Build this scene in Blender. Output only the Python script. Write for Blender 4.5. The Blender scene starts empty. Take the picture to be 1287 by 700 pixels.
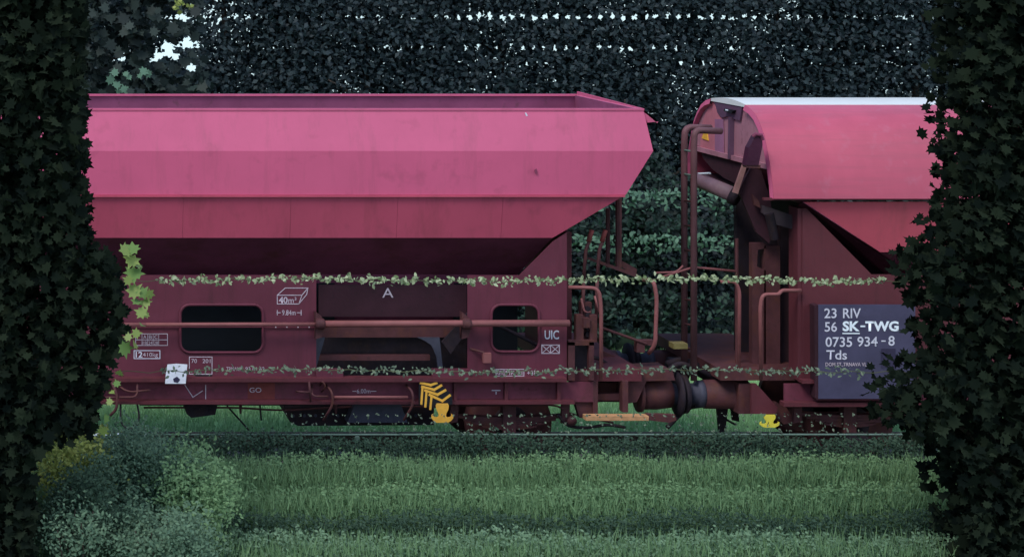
import bpy, bmesh, math, random
import numpy as np
from mathutils import Vector, Matrix, geometry
random.seed(7); rng = np.random.default_rng(7)
S = bpy.context.scene
C = bpy.context.collection
R = math.radians

# ------------------------------------------------------------------ camera
# near side of the wagons is the plane y = 0, top of the rails is z = 0
DIST, HGT, CX = 22.0, 5.548, -643 / 115.0
cam_d = bpy.data.cameras.new('camera'); cam = bpy.data.objects.new('camera', cam_d); C.objects.link(cam)
cam.location = (CX, -DIST, HGT); cam.rotation_euler = (R(90), 0, 0)
cam_d.sensor_width = 36; cam_d.lens = 36 * DIST / (1287 / 115.0)
cam_d.shift_x = 643 / 1287.0; cam_d.shift_y = -(350 + 38) / 1287.0
cam_d.clip_start = 0.1; cam_d.clip_end = 3000
S.camera = cam

# ------------------------------------------------------------------ sky, sun, exposure
SUN_EL, SUN_AZ = R(50), R(-48)      # high, behind the camera and to its left
w = bpy.data.worlds.new('World'); S.world = w; w.use_nodes = True
nt = w.node_tree; bg = nt.nodes['Background']
sky = nt.nodes.new('ShaderNodeTexSky'); sky.sky_type = 'NISHITA'; sky.sun_disc = False
sky.sun_elevation = SUN_EL; sky.sun_rotation = R(180) + SUN_AZ
sky.air_density = 1.3; sky.dust_density = 1.2; sky.ozone_density = 2.5
tc = nt.nodes.new('ShaderNodeTexCoord'); mx = nt.nodes.new('ShaderNodeVectorMath'); mx.operation = 'MAXIMUM'
mx.inputs[1].default_value = (-1, -1, 0.12)
nt.links.new(tc.outputs['Generated'], mx.inputs[0]); nt.links.new(mx.outputs[0], sky.inputs['Vector'])
nt.links.new(sky.outputs[0], bg.inputs['Color']); bg.inputs['Strength'].default_value = 0.13
sd = bpy.data.lights.new('sun', 'SUN'); sd.energy = 1.5; sd.angle = R(22); sd.color = (1, 0.96, 0.93)
so = bpy.data.objects.new('sun', sd); C.objects.link(so)
dirv = Vector((math.sin(SUN_AZ) * math.cos(SUN_EL), -math.cos(SUN_AZ) * math.cos(SUN_EL), math.sin(SUN_EL)))
so.rotation_euler = dirv.to_track_quat('Z', 'Y').to_euler(); so.location = (-8, -12, 14)
S.view_settings.view_transform = 'Standard'; S.view_settings.look = 'None'
S.view_settings.exposure = 0.75; S.view_settings.gamma = 1.0

# ------------------------------------------------------------------ helpers
def P(px, py, Y=0.0):
    s = 115.0 * DIST / (DIST + Y)
    return Vector((CX + px / s, Y, HGT - (py + 38) / s))
def srgb(r, g, b):
    f = lambda c: ((c / 255 + .055) / 1.055) ** 2.4 if c > 10 else c / 255 / 12.92
    return (f(r), f(g), f(b))
def mat(name, col, rough=0.6, var=0.12, scale=3.0, dirt=None, dirt_amt=0.35, metal=0.0, bump=0.02, streak=False, runs=None):
    m = bpy.data.materials.new(name); m.use_nodes = True
    n = m.node_tree.nodes; l = m.node_tree.links; b = n['Principled BSDF']
    b.inputs['Roughness'].default_value = rough; b.inputs['Metallic'].default_value = metal; b.inputs['Specular IOR Level'].default_value = 0.22
    t = n.new('ShaderNodeTexCoord'); mp = n.new('ShaderNodeMapping'); l.new(t.outputs['Object'], mp.inputs[0])
    if streak: mp.inputs['Scale'].default_value = (1, 1, 0.12)
    no = n.new('ShaderNodeTexNoise'); no.inputs['Scale'].default_value = scale; no.inputs['Detail'].default_value = 7
    no.inputs['Roughness'].default_value = 0.62
    l.new(mp.outputs[0], no.inputs['Vector'])
    r = n.new('ShaderNodeValToRGB'); r.color_ramp.elements[0].position = .3; r.color_ramp.elements[1].position = .72
    r.color_ramp.elements[0].color = tuple(c * (1 - var) for c in col) + (1,)
    r.color_ramp.elements[1].color = tuple(min(1, c * (1 + var)) for c in col) + (1,)
    l.new(no.outputs['Fac'], r.inputs[0]); out = r.outputs[0]
    if dirt:
        n2 = n.new('ShaderNodeTexNoise'); n2.inputs['Scale'].default_value = scale * 4.3; n2.inputs['Detail'].default_value = 9
        l.new(t.outputs['Object'], n2.inputs['Vector'])
        r2 = n.new('ShaderNodeValToRGB'); r2.color_ramp.elements[0].position = .58; r2.color_ramp.elements[1].position = .74
        r2.color_ramp.elements[1].color = (dirt_amt,) * 3 + (1,)
        l.new(n2.outputs['Fac'], r2.inputs[0])
        mi = n.new('ShaderNodeMixRGB'); mi.inputs[2].default_value = tuple(dirt) + (1,)
        l.new(r2.outputs[0], mi.inputs[0]); l.new(out, mi.inputs[1]); out = mi.outputs[0]
    if runs:
        rc, ra, rs = runs
        m3 = n.new('ShaderNodeMapping'); l.new(t.outputs['Object'], m3.inputs[0]); m3.inputs['Scale'].default_value = rs
        n3 = n.new('ShaderNodeTexNoise'); n3.inputs['Scale'].default_value = 1.0; n3.inputs['Detail'].default_value = 8; n3.inputs['Roughness'].default_value = .7
        l.new(m3.outputs[0], n3.inputs['Vector'])
        r3 = n.new('ShaderNodeValToRGB'); r3.color_ramp.elements[0].position = .50; r3.color_ramp.elements[1].position = .80
        r3.color_ramp.elements[1].color = (ra,) * 3 + (1,); l.new(n3.outputs['Fac'], r3.inputs[0])
        m4 = n.new('ShaderNodeMixRGB'); m4.inputs[2].default_value = tuple(rc) + (1,)
        l.new(r3.outputs[0], m4.inputs[0]); l.new(out, m4.inputs[1]); out = m4.outputs[0]
    l.new(out, b.inputs['Base Color'])
    if bump:
        bp = n.new('ShaderNodeBump'); bp.inputs['Strength'].default_value = 0.4; bp.inputs['Distance'].default_value = bump
        l.new(no.outputs['Fac'], bp.inputs['Height']); l.new(bp.outputs[0], b.inputs['Normal'])
    return m
def leafmat(name, c0, c1, rough=0.55, trans=0.25):
    m = bpy.data.materials.new(name); m.use_nodes = True
    n = m.node_tree.nodes; l = m.node_tree.links; b = n['Principled BSDF']; o = n['Material Output']
    g = n.new('ShaderNodeNewGeometry'); r = n.new('ShaderNodeValToRGB')
    r.color_ramp.elements[0].color = tuple(c0) + (1,); r.color_ramp.elements[1].color = tuple(c1) + (1,)
    l.new(g.outputs['Random Per Island'], r.inputs[0]); l.new(r.outputs[0], b.inputs['Base Color'])
    b.inputs['Roughness'].default_value = rough; b.inputs['Specular IOR Level'].default_value = 0.3
    tr = n.new('ShaderNodeBsdfTranslucent'); l.new(r.outputs[0], tr.inputs[0])
    mi = n.new('ShaderNodeMixShader'); mi.inputs[0].default_value = trans
    l.new(b.outputs[0], mi.inputs[1]); l.new(tr.outputs[0], mi.inputs[2]); l.new(mi.outputs[0], o.inputs['Surface'])
    return m

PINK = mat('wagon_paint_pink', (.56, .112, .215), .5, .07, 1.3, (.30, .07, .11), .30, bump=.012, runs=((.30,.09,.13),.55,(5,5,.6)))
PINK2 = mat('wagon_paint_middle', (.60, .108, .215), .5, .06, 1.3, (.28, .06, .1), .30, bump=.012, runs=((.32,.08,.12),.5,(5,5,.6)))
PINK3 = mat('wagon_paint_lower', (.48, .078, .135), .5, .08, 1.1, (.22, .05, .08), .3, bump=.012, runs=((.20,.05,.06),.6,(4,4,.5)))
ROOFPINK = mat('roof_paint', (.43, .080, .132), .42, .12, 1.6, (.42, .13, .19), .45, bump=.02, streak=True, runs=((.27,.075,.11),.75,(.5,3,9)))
ROOFTOP = mat('roof_top_sky_sheen', (.66, .68, .66), .35, .05, 3, bump=.004)  # pale base colour paints the sky's reflection on the flat roof
UNDER = mat('underside_shade_paint', (.19, .042, .085), .7, .25, 2, (.09, .03, .03), .4, runs=((.10,.03,.02),.8,(3,3,1)))  # shade under the overhang put into the base colour, grime runs on top
MAROON = mat('side_panel_maroon', (.125, .028, .047), .6, .16, 1.6, (.13, .035, .06), .4, bump=.012, runs=((.05,.018,.022),.8,(6,6,.6)))
MAROON2 = mat('side_panel_brown', (.11, .027, .036), .6, .16, 1.8, (.09, .03, .04), .4, runs=((.04,.018,.018),.8,(6,6,.6)))
SOLE = mat('sole_bar_paint', (.15, .036, .058), .65, .25, 2.5, (.05, .025, .028), .6, runs=((.05,.022,.018),.9,(3,3,3)))
BROWN = mat('brown_steel', (.085, .030, .034), .65, .25, 5, (.05, .025, .025), .6, runs=((.13,.045,.02),.8,(6,6,4)))
TUBEM = mat('hand_rail_paint', (.24, .085, .085), .5, .15, 6, (.20, .08, .07), .5)
DARK = mat('grimy_dark_steel', (.022, .015, .022), .75, .3, 6, (.05, .03, .03), .4, runs=((.05,.025,.015),.8,(6,6,4)))
GREYD = mat('blue_grey_steel', (.055, .055, .08), .6, .2, 4, (.03, .03, .04), .5)
RUST = mat('rust_primer', (.20, .045, .042), .75, .25, 6, (.15, .04, .03), .5)
WHITE = mat('white_lettering', (.62, .62, .72), .6, .15, 25, (.3, .2, .3), .5, bump=0)
WHITE2 = mat('white_lettering_worn', (.54, .45, .52), .7, .25, 25, (.14, .05, .07), .8, bump=0)
BRIGHT = mat('bright_white_lettering', (.8, .88, .95), .5, .05, 25, bump=0)
SIGNM = mat('sign_slate_blue', (.062, .058, .108), .55, .2, 4, (.05, .045, .075), .5, bump=.004)
SIGND = mat('sign_dark_patch', (.035, .03, .065), .6, .2, 9, bump=0)
CHUTE = mat('recess_shade_paint', (.042, .014, .022), .75, .25, 3, (.02, .012, .015), .6)  # darkness of the recess put into the base colour
RLOW = mat('right_hopper_side_paint', (.62, .105, .15), .5, .08, 1.3, runs=((.25,.08,.08),.5,(4,4,.5)))
EFAC = mat('end_facet_pink', (.46, .15, .185), .55, .1, 3, runs=((.2,.08,.1),.5,(6,6,1)))
YEL = mat('yellow_paint', (.80, .42, .06), .5, .1, 12, (.45, .22, .05), .4, bump=0)
YELG = mat('lemon_paint', (.72, .62, .07), .5, .1, 12, (.4, .3, .05), .4, bump=0)
BLACKP = mat('black_paint', (.012, .012, .016), .6, .1, 12, bump=0)
WOODP = mat('weathered_plank', (.50, .27, .13), .8, .22, 14, (.25, .12, .07), .6)
PAPER = mat('white_card', (.72, .74, .82), .8, .08, 18, (.3, .3, .4), .35, bump=.006)
INNER = mat('hopper_inside', (.30, .085, .17), .7, .2, 2, (.12, .06, .07), .6)
ENDM = mat('end_wall_faded_paint', (.36, .16, .20), .6, .2, 3, (.14, .06, .07), .6, streak=True)
VISOR = mat('end_visor_purple', (.115, .058, .10), .55, .2, 4, (.07, .04, .06), .4)
RAILM = mat('rail_steel', (.20, .15, .12), .5, .2, 6, metal=.6)
BALM = mat('ballast_stone', (.13, .12, .11), .9, .45, 22, (.06, .05, .05), .6, bump=.05)
SLPM = mat('concrete_sleeper', (.25, .24, .22), .85, .15, 8)
GRND = mat('ground_soil_green', (.045, .085, .04), .95, .35, 1.2, (.07, .06, .04), .5, bump=.05)
GALV = mat('mossy_galvanised_steel', (.12, .18, .145), .5, .3, 5, (.08, .12, .08), .6)
GALVW = mat('clean_galvanised_steel', (.60, .68, .72), .4, .1, 8)
BARK = mat('bark', (.06, .048, .04), .9, .35, 10, (.1, .09, .07), .4, bump=.03)
TWIG = mat('green_twig', (.09, .10, .05), .8, .2, 10)

def setp(o, label=None, cat=None, group=None, kind=None):
    if label: o['label'] = label
    if cat: o['category'] = cat
    if group: o['group'] = group
    if kind: o['kind'] = kind
    return o
def root_of(o):
    while o.parent: o = o.parent
    return o
def mk(name, vs, fs, m, parent=None, smooth=False):
    me = bpy.data.meshes.new(name)
    off = root_of(parent).location if parent else Vector((0, 0, 0))
    me.from_pydata([tuple(Vector(v) - off) for v in vs], [], fs); me.update()
    bm = bmesh.new(); bm.from_mesh(me); bmesh.ops.recalc_face_normals(bm, faces=bm.faces); bm.to_mesh(me); bm.free()
    if smooth:
        for p in me.polygons: p.use_smooth = True
    me.materials.append(m)
    o = bpy.data.objects.new(name, me); C.objects.link(o); o.parent = parent
    return o
class B:                       # collects solids of one part
    def __init__(s): s.v = []; s.f = []
    def add(s, vs, fs):
        k = len(s.v); s.v += [Vector(v) for v in vs]; s.f += [[i + k for i in f] for f in fs]; return s
    def box(s, a, b):
        x0, x1 = sorted((a[0], b[0])); y0, y1 = sorted((a[1], b[1])); z0, z1 = sorted((a[2], b[2]))
        return s.add([(x0,y0,z0),(x1,y0,z0),(x1,y1,z0),(x0,y1,z0),(x0,y0,z1),(x1,y0,z1),(x1,y1,z1),(x0,y1,z1)],
                     [(0,3,2,1),(4,5,6,7),(0,1,5,4),(1,2,6,5),(2,3,7,6),(3,0,4,7)])
    def pbox(s, px0, py0, px1, py1, Y, t):
        a = P(px0, py1, Y); b = P(px1, py0, Y); return s.box(a, (b.x, Y + t, b.z))
    def plate(s, poly, Y, t, holes=()):       # poly in picture units at depth Y, thickness t away from camera
        loops = [[P(x, y, Y) for x, y in poly]] + [[P(x, y, Y) for x, y in h] for h in holes]
        flat = [v for lp in loops for v in lp]
        tri = geometry.tessellate_polygon([[Vector((v.x, v.z, 0)) for v in lp] for lp in loops])
        n = len(flat); vs = flat + [v + Vector((0, t, 0)) for v in flat]
        fs = [list(q) for q in tri] + [[i + n for i in reversed(q)] for q in tri]
        k = 0
        for lp in loops:
            for i in range(len(lp)):
                j = (i + 1) % len(lp); fs.append([k + i, k + j, k + j + n, k + i + n])
            k += len(lp)
        return s.add(vs, fs)
    def tube(s, pts, r, seg=10, r2=None):
        pts = [Vector(p) for p in pts]; rings = []; n = len(pts); vs = []
        up = None
        for i, p in enumerate(pts):
            d = (pts[min(i+1, n-1)] - pts[max(i-1, 0)]).normalized()
            if up is None: up = Vector((0, 0, 1)) if abs(d.z) < .9 else Vector((0, 1, 0))
            a = (up - d * up.dot(d)).normalized(); up = a; b = d.cross(a)
            rr = r if r2 is None else r + (r2 - r) * i / (n - 1)
            vs += [p + (a * math.cos(2*math.pi*k/seg) + b * math.sin(2*math.pi*k/seg)) * rr for k in range(seg)]
        fs = [[i*seg+k, i*seg+(k+1) % seg, (i+1)*seg+(k+1) % seg, (i+1)*seg+k] for i in range(n-1) for k in range(seg)]
        fs += [list(range(seg))[::-1], [(n-1)*seg+k for k in range(seg)]]
        return s.add(vs, fs)
    def lathe(s, axis_pts, radii, c, axis='x', seg=28):       # revolve about a line through c
        vs = []; n = len(axis_pts)
        for a, r in zip(axis_pts, radii):
            for k in range(seg):
                q = 2*math.pi*k/seg; u, v = r*math.cos(q), r*math.sin(q)
                vs.append((c[0]+a, c[1]+u, c[2]+v) if axis == 'x' else (c[0]+u, c[1]+a, c[2]+v))
        fs = [[i*seg+k, i*seg+(k+1) % seg, (i+1)*seg+(k+1) % seg, (i+1)*seg+k] for i in range(n-1) for k in range(seg)]
        fs += [list(range(seg))[::-1], [(n-1)*seg+k for k in range(seg)]]
        return s.add(vs, fs)
    def slab(s, quad, t):                   # quad of world points, thickness along inward normal t vector
        q = [Vector(v) for v in quad]; t = Vector(t); n = len(q)
        return s.add(q + [v + t for v in q], [list(range(n)), [i + n for i in reversed(range(n))]] +
                     [[i, (i+1) % n, (i+1) % n + n, i + n] for i in range(n)])
    def out(s, name, m, parent=None, smooth=False): return mk(name, s.v, s.f, m, parent, smooth)
def bez(pts, n=6):                          # rounded polyline through control corners
    pts = [Vector(p) for p in pts]; out = [pts[0]]
    for i in range(1, len(pts) - 1):
        a, b, c = pts[i-1], pts[i], pts[i+1]
        r = min((a-b).length, (c-b).length) * .45
        p0 = b + (a-b).normalized()*r; p2 = b + (c-b).normalized()*r
        out += [p0*(1-t)**2 + b*2*t*(1-t) + p2*t*t for t in [k/n for k in range(n+1)]]
    return out + [pts[-1]]
def arc(pts, n=6): return bez(pts, n)
def rrect(x0, y0, x1, y1, r, n=5):
    o = []
    for cx, cy, a0 in ((x1-r, y0+r, -90), (x1-r, y1-r, 0), (x0+r, y1-r, 90), (x0+r, y0+r, 180)):
        for k in range(n+1):
            a = R(a0 + 90*k/n); o.append((cx + r*math.cos(a), cy + r*math.sin(a)))
    return o
def text(s, px, py, w_, h, Y, m, parent, name='lettering', bold=0.0, shear=0.0):
    """left edge px, baseline py, width w_, capital height h, all in picture units at depth Y"""
    cu = bpy.data.curves.new('t', 'FONT'); cu.body = s; cu.size = 1; cu.offset = bold; cu.shear = shear; cu.resolution_u = 3
    o = bpy.data.objects.new('t', cu); C.objects.link(o)
    dg = bpy.context.evaluated_depsgraph_get(); me = bpy.data.meshes.new_from_object(o.evaluated_get(dg))
    bpy.data.objects.remove(o)
    co = np.array([v.co[:] for v in me.vertices]); mn = co.min(0); mxx = co.max(0)
    a = P(px, py, Y); sc = 115.0 * DIST / (DIST + Y); off = root_of(parent).location
    kx = (w_/sc) / (mxx[0]-mn[0]); kz = (h/sc) / 0.70 if mn[1] < -.05 or len(s) > 3 else (h/sc) / (mxx[1])
    for v in me.vertices:
        x, y, _ = v.co; v.co = (a.x + (x-mn[0])*kx - off.x, Y - off.y, a.z + y*kz - off.z)
    me.materials.append(m)
    for p in me.polygons:
        pass
    ob = bpy.data.objects.new(name, me); C.objects.link(ob); ob.parent = parent
    return ob
def line(bd, pts, wpx, Y, closed=False):    # painted line as thin raised strip
    n = len(pts)
    for i in range(n if closed else n-1):
        x0, y0 = pts[i]; x1, y1 = pts[(i+1) % n]; L = math.hypot(x1-x0, y1-y0); ex, ey = (x1-x0)/L*wpx/2, (y1-y0)/L*wpx/2
        bd.plate([(x0-ex-ey, y0-ey+ex), (x1+ex-ey, y1+ey+ex), (x1+ex+ey, y1+ey-ex), (x0-ex+ey, y0-ey-ex)], Y - .0004*(i % 2), .002)
    return bd
def empty(name, loc, label, cat, group=None):
    o = bpy.data.objects.new(name, None); C.objects.link(o); o.location = loc; o.empty_display_size = .3
    return setp(o, label, cat, group)

# ------------------------------------------------------------------ ground, track
def ground():
    xs = np.concatenate([np.linspace(-400, -20, 20), np.linspace(-18, 22, 60), np.linspace(25, 400, 20)])
    ys = np.concatenate([np.linspace(-300, -20, 12), np.linspace(-18, 16, 60), np.linspace(20, 400, 40)])
    vs = []; 
    for y in ys:
        for x in xs:
            z = -.36
            if y > 16: z = -.36 - 34 * (1 - math.exp(-((y-16)/60)**1.5))
            if -18 < x < 22 and -18 < y < 16: z += random.uniform(-.03, .03)
            vs.append((x, y, z))
    nx = len(xs)
    fs = [[j*nx+i, j*nx+i+1, (j+1)*nx+i+1, (j+1)*nx+i] for j in range(len(ys)-1) for i in range(nx-1)]
    setp(mk('ground', vs, fs, GRND, smooth=True), kind='structure')
ground()
b = B()
for x0, x1 in ((-60, 60),):
    b.add([(x0,-.55,-.36),(x0,0.05,-.17),(x0,2.75,-.17),(x0,3.3,-.36),(x1,-.55,-.36),(x1,0.05,-.17),(x1,2.75,-.17),(x1,3.3,-.36)],
          [(0,1,5,4),(1,2,6,5),(2,3,7,6),(0,3,2,1),(4,5,6,7)])
setp(b.out('ballast_bed', BALM), kind='structure')
trk = empty('railway_track', (0, 1.4, -.17), 'railway track of steel rails on sleepers under the two wagons', 'railway track')
for Y in (1.4-.7525, 1.4+.7525):
    b = B(); b.box((-60, Y-.035, -.04), (60, Y+.035, 0)); b.box((-60, Y-.01, -.13), (60, Y+.01, -.04)); b.box((-60, Y-.07, -.15), (60, Y+.07, -.13))
    b.out('rail', RAILM, trk)
sl = B().box((-15, .1, -.25), (-14.76, 2.7, -.152)).out('sleeper', SLPM, trk)
for k in range(1, 54):
    c = sl.copy(); C.objects.link(c); c.parent = trk; c.location = (k*.6, 0, 0)

# ------------------------------------------------------------------ LEFT WAGON
LW = empty('hopper_wagon', P(200, 600, 1.4), 'open topped pink hopper wagon with flared sides, filling the left two thirds', 'railway wagon')
XL = -1150                                    # left end, picture units, outside the frame
lev = [(138, .11, 808), (190, 0, 820.5), (245, .03, 786), (299, .14, 694), (345, .88, 650), (472, 1.12, 600)]
def ringpts(i, ins=0.0):
    py, Y, px = lev[i]; a = P(px, py, Y); l = P(XL + (820 - px), py, Y)
    return [Vector((l.x+ins, Y+ins, a.z)), Vector((a.x-ins, Y+ins, a.z)), Vector((a.x-ins, 2.8-Y-ins, a.z)), Vector((l.x+ins, 2.8-Y-ins, a.z))]
# inner shell
b = B(); vs = []
for i in range(len(lev)): vs += ringpts(i, .022)
fs = []
for i in range(len(lev)-1):
    for k in range(4): fs.append([i*4+k, i*4+(k+1) % 4, i*4+4+(k+1) % 4, i*4+4+k])
fs.append([len(vs)-4+k for k in range(4)])
shell = mk('hopper_shell', vs, fs, INNER, LW)
md = shell.modifiers.new('thick', 'SOLIDIFY'); md.thickness = .012; md.offset = -1
def hop_panel(name, i, m, x0=None, x1=None, side=0, t=.014):
    """one plate of band i; side 0 near, 2 far, 1 right end, 3 left end"""
    A = ringpts(i); D = ringpts(i+1); k = side
    a, c = A[k].copy(), A[(k+1) % 4].copy(); d, e = D[(k+1) % 4].copy(), D[k].copy()
    if side == 0:
        if x0 is not None:
            a.x = CX + x0/(115*DIST/(DIST+a.y)); e.x = CX + (x0)/(115*DIST/(DIST+a.y))
        if x1 is not None:
            c.x = CX + x1/(115*DIST/(DIST+a.y)); d.x = c.x
    q = [a, c, d, e]; nrm = (c-a).cross(e-a).normalized()
    ctr = Vector(((A[0].x+A[1].x)/2, 1.4, a.z))
    if nrm.dot(ctr - a) < 0: nrm = -nrm
    return B().slab(q, nrm*t).out(name, m, LW)
hop_panel('upper_side_panel', 0, PINK)
hop_panel('middle_side_panel', 1, PINK2)
cuts = [XL+60, -300, -40, 96, 230, 365.5, 500, 632, None]
for j in range(len(cuts)-1):
    hop_panel('lower_side_panel', 2, PINK3, (cuts[j]+.15) if j else None, (cuts[j+1]-.15) if cuts[j+1] else None)
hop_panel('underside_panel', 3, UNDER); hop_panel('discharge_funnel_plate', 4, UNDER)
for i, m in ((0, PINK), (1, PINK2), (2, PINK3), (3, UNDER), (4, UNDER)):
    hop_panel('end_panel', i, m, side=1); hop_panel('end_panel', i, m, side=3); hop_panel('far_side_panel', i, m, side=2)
# rim flange, seam bead, end lip
rp = ringpts(0); b = B()
z = rp[0].z
b.box((rp[0].x, rp[0].y-.012, z-.012), (rp[1].x+.008, rp[0].y+.05, z+.012)); b.box((rp[0].x, rp[2].y-.05, z-.012), (rp[1].x, rp[2].y+.012, z+.012))
b.out('rim_flange', PINK, LW)
a = P(786, 246.5, .03); l = P(XL, 246.5, .03)
B().box((l.x, .008, a.z-.010), (a.x-.012, .03, a.z+.002)).out('seam_bead', PINK3, LW)
r0 = P(808, 137, .12); r1 = P(827, 153, .12)
b = B(); f = 2.68
b.slab([r0, Vector((r0.x, f, r0.z)), Vector((r1.x, f, r1.z)), r1], (-.012, 0, -.018))
b.slab([r1, P(813, 154.5, .12), P(807, 141, .12), r0], (0, .012, 0))
b.out('end_lip', PINK, LW)
# raised end wall seen inside the far corner
er = B(); pa = P(808, 136.5, .16); 
er.slab([pa, Vector((pa.x, 2.66, pa.z+.035)), Vector((pa.x-.005, 2.66, pa.z-.24)), Vector((pa.x-.005, .16, pa.z-.24))], (-.014, 0, 0)).out('end_board', PINK, LW)
# dent and chips
B().plate([(338,297),(342,300.5),(347,297)], .36, .01).out('dent', PINK, LW)
B().plate([(671,214),(674,212),(675,217),(672.5,219)], -.003, .004).out('paint_chip', UNDER, LW)
B().plate([(659,142),(661,142),(663,146),(661,146.5)], .09, .004).out('paint_chip', WHITE, LW)

VOID = mat('interior_shade_paint', (.008, .011, .016), .9, .2, 4)  # near-black colour stands in for the shade inside the windows
# side panels with windows
def side_panel(wg, poly, holes, m, Y=.14, t=.012, name='side_panel'):
    o = B().plate(poly, Y, t, holes).out(name, m, wg)
    for h in holes:
        pts = [P(x, y, Y - .006) for x, y in h]; b = B(); b.tube(pts + [pts[0], pts[1]], .016, 8)
        b.out('window_frame', m, o, True)
    return o
W1 = rrect(226, 383, 330, 443, 12); W2 = rrect(617, 383, 677, 442, 12)
pl = side_panel(LW, [(-420, 346), (397, 346), (397, 475), (-420, 475)], [W1, rrect(-250, 383, -90, 443, 12)], MAROON)
pr = side_panel(LW, [(587, 346), (652, 346), (694, 304), (712, 304-12), (712, 475), (587, 475)], [W2], MAROON)
# darker upper backing with the letter, recess in the middle
B().plate([(400, 358), (586, 358), (586, 398), (400, 398)], .5, .02).out('chute_door', CHUTE, LW)
text('A', 480, 374, 14, 12, .49, WHITE2, LW)
b = B(); b.pbox(398, 408, 588, 424, .42, .06); b.out('discharge_beam', BROWN, LW)
b = B(); b.plate([(397, 424), (408, 424), (397, 462)], .3, .02); b.out('gusset', GREYD, LW)
b = B(); b.plate([(524, 424), (552, 424), (556, 462), (551, 470), (548, 448), (542, 434), (533, 428)], .3, .02); b.out('gusset', GREYD, LW)
b = B(); b.pbox(400, 446, 540, 453, .46, .05); b.out('cross_rod', BROWN, LW)
B().pbox(398, 420, 586, 474, .75, .02).out('discharge_door', DARK, LW)
B().plate([(555, 430), (590, 390), (600, 398), (566, 445)], .35, .04).out('operating_arm', DARK, LW)
# near-black sheets added behind the windows to stand for the unlit interior
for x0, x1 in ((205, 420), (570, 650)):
    B().pbox(x0, 350, x1, 474, .9, .03).out('window_shade_sheet', VOID, LW)
B().pbox(-380, 350, 200, 474, .9, .03).out('window_shade_sheet', DARK, LW)
b = B(); b.tube([P(612, 402, .5), P(682, 437, .5)], .02, 8); b.out('brake_rod', DARK, LW)
# long hand rail tube
b = B(); b.tube([P(183, 408, .02), P(400, 407.5, .02)], .022, 12); b.tube([P(400, 407, .02), P(715, 406, .02)], .037, 14); b.tube([P(-400, 408, .02), P(183, 408, .02)], .022, 12)
rail = b.out('hand_rail', TUBEM, LW, True)
for px in (402, 586):
    b = B(); b.lathe([-.05, -.03, .03, .05], [.045, .06, .06, .045], P(px, 407, .02)); b.plate([(px-6, 392), (px+2, 398), (px+6, 412), (px+2, 424), (px-6, 426)], .05, .1)
    b.out('rail_bracket', BROWN, rail)
# sole bar
sb = B(); sb.pbox(-420, 480, 745, 505, .16, .02); s1 = sb.out('sole_bar', SOLE, LW)
B().pbox(-420, 475.5, 712, 480, .02, .16).out('top_flange', MAROON2, s1)
B().pbox(-420, 504, 722, 508, .05, .13).out('bottom_flange', MAROON2, s1)
b = B(); b.pbox(311, 481, 345, 503, .156, .004); b.out('rust_patch', RUST, s1)
for px in (120, 570, 634, 700): B().pbox(px, 480.5, px+4, 503.5, .10, .06).out('web_stiffener', MAROON2, s1)
for px in list(range(655, 700, 9)):
    for py in (489, 501): B().lathe([-.008, 0], [.012, .012], P(px, py, .158), 'y', 8).out('rivet', MAROON2, s1)
B().pbox(397, 464, 431, 476, .10, .06).out('step_plate', MAROON, LW)
B().pbox(543, 464, 590, 476, .10, .06).out('step_plate', MAROON, LW)
B().pbox(125, 464, 150, 476, .10, .04).out('step_plate', MAROON, LW)
B().pbox(245, 471, 266, 477, .132, .006).out('drain_slot', BLACKP, LW)
# signal lamp bracket
b = B(); b.pbox(607, 444, 617, 456, .02, .06); b.out('lamp_bracket', TUBEM, LW)
B().tube([P(590, 438, .13), P(608, 443, .05)], .012, 8).out('bracket_arm', BROWN, LW)
# under sole bar grabs
b = B(); b.tube([P(418, 499, 0), P(512, 499, 0)], .017, 10); b.out('rope_rail', TUBEM, LW, True)
for px in (415, 516):
    B().tube(arc([P(px-6, 484, .1), P(px+2, 492, -.02), P(px+3, 508, -.02), P(px-9, 528, .02)]), .014, 8).out('rope_hook', BROWN, LW, True)
b = B(); b.tube(arc([P(372, 492, .1), P(374, 492, 0), P(388, 493, 0)]), .012, 8); b.tube(arc([P(392, 484, .1), P(391, 498, 0), P(412, 498, 0)]), .012, 8); b.tube([P(388, 480, .02), P(390, 505, .02)], .012, 8); b.tube(arc([P(402, 484, .1), P(405, 479, 0), P(409, 486, 0), P(404, 492, .1)]), .010, 8)
b.out('shunter_handle', BROWN, LW, True)
b = B(); b.tube(arc([P(60, 500, 0), P(172, 499, 0), P(172, 482, .05)]), .012, 8); b.tube(arc([P(145, 482, .1), P(160, 493, 0), P(188, 490, .05)]), .012, 8); b.tube(arc([P(140, 480, 0), P(147, 498, -.03), P(146, 514, -.03), P(138, 522, 0)]), .016, 8)
b.out('shunter_handle', BROWN, LW, True)
b = B(); b.tube(arc([P(151, 508, .1), P(151, 530, .1), P(158, 539, .1), P(170, 538, .1), P(175, 524, .1), P(172, 508, .1)], 4), .011, 8); b.out('air_hose', DARK, LW, True)
B().tube([P(285, 510, .5), P(312, 540, .6)], .010, 8).out('brake_pipe', DARK, LW); B().tube([P(326, 508, .3), P(328, 528, .3)], .010, 8).out('brake_pipe', DARK, LW)
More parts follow.
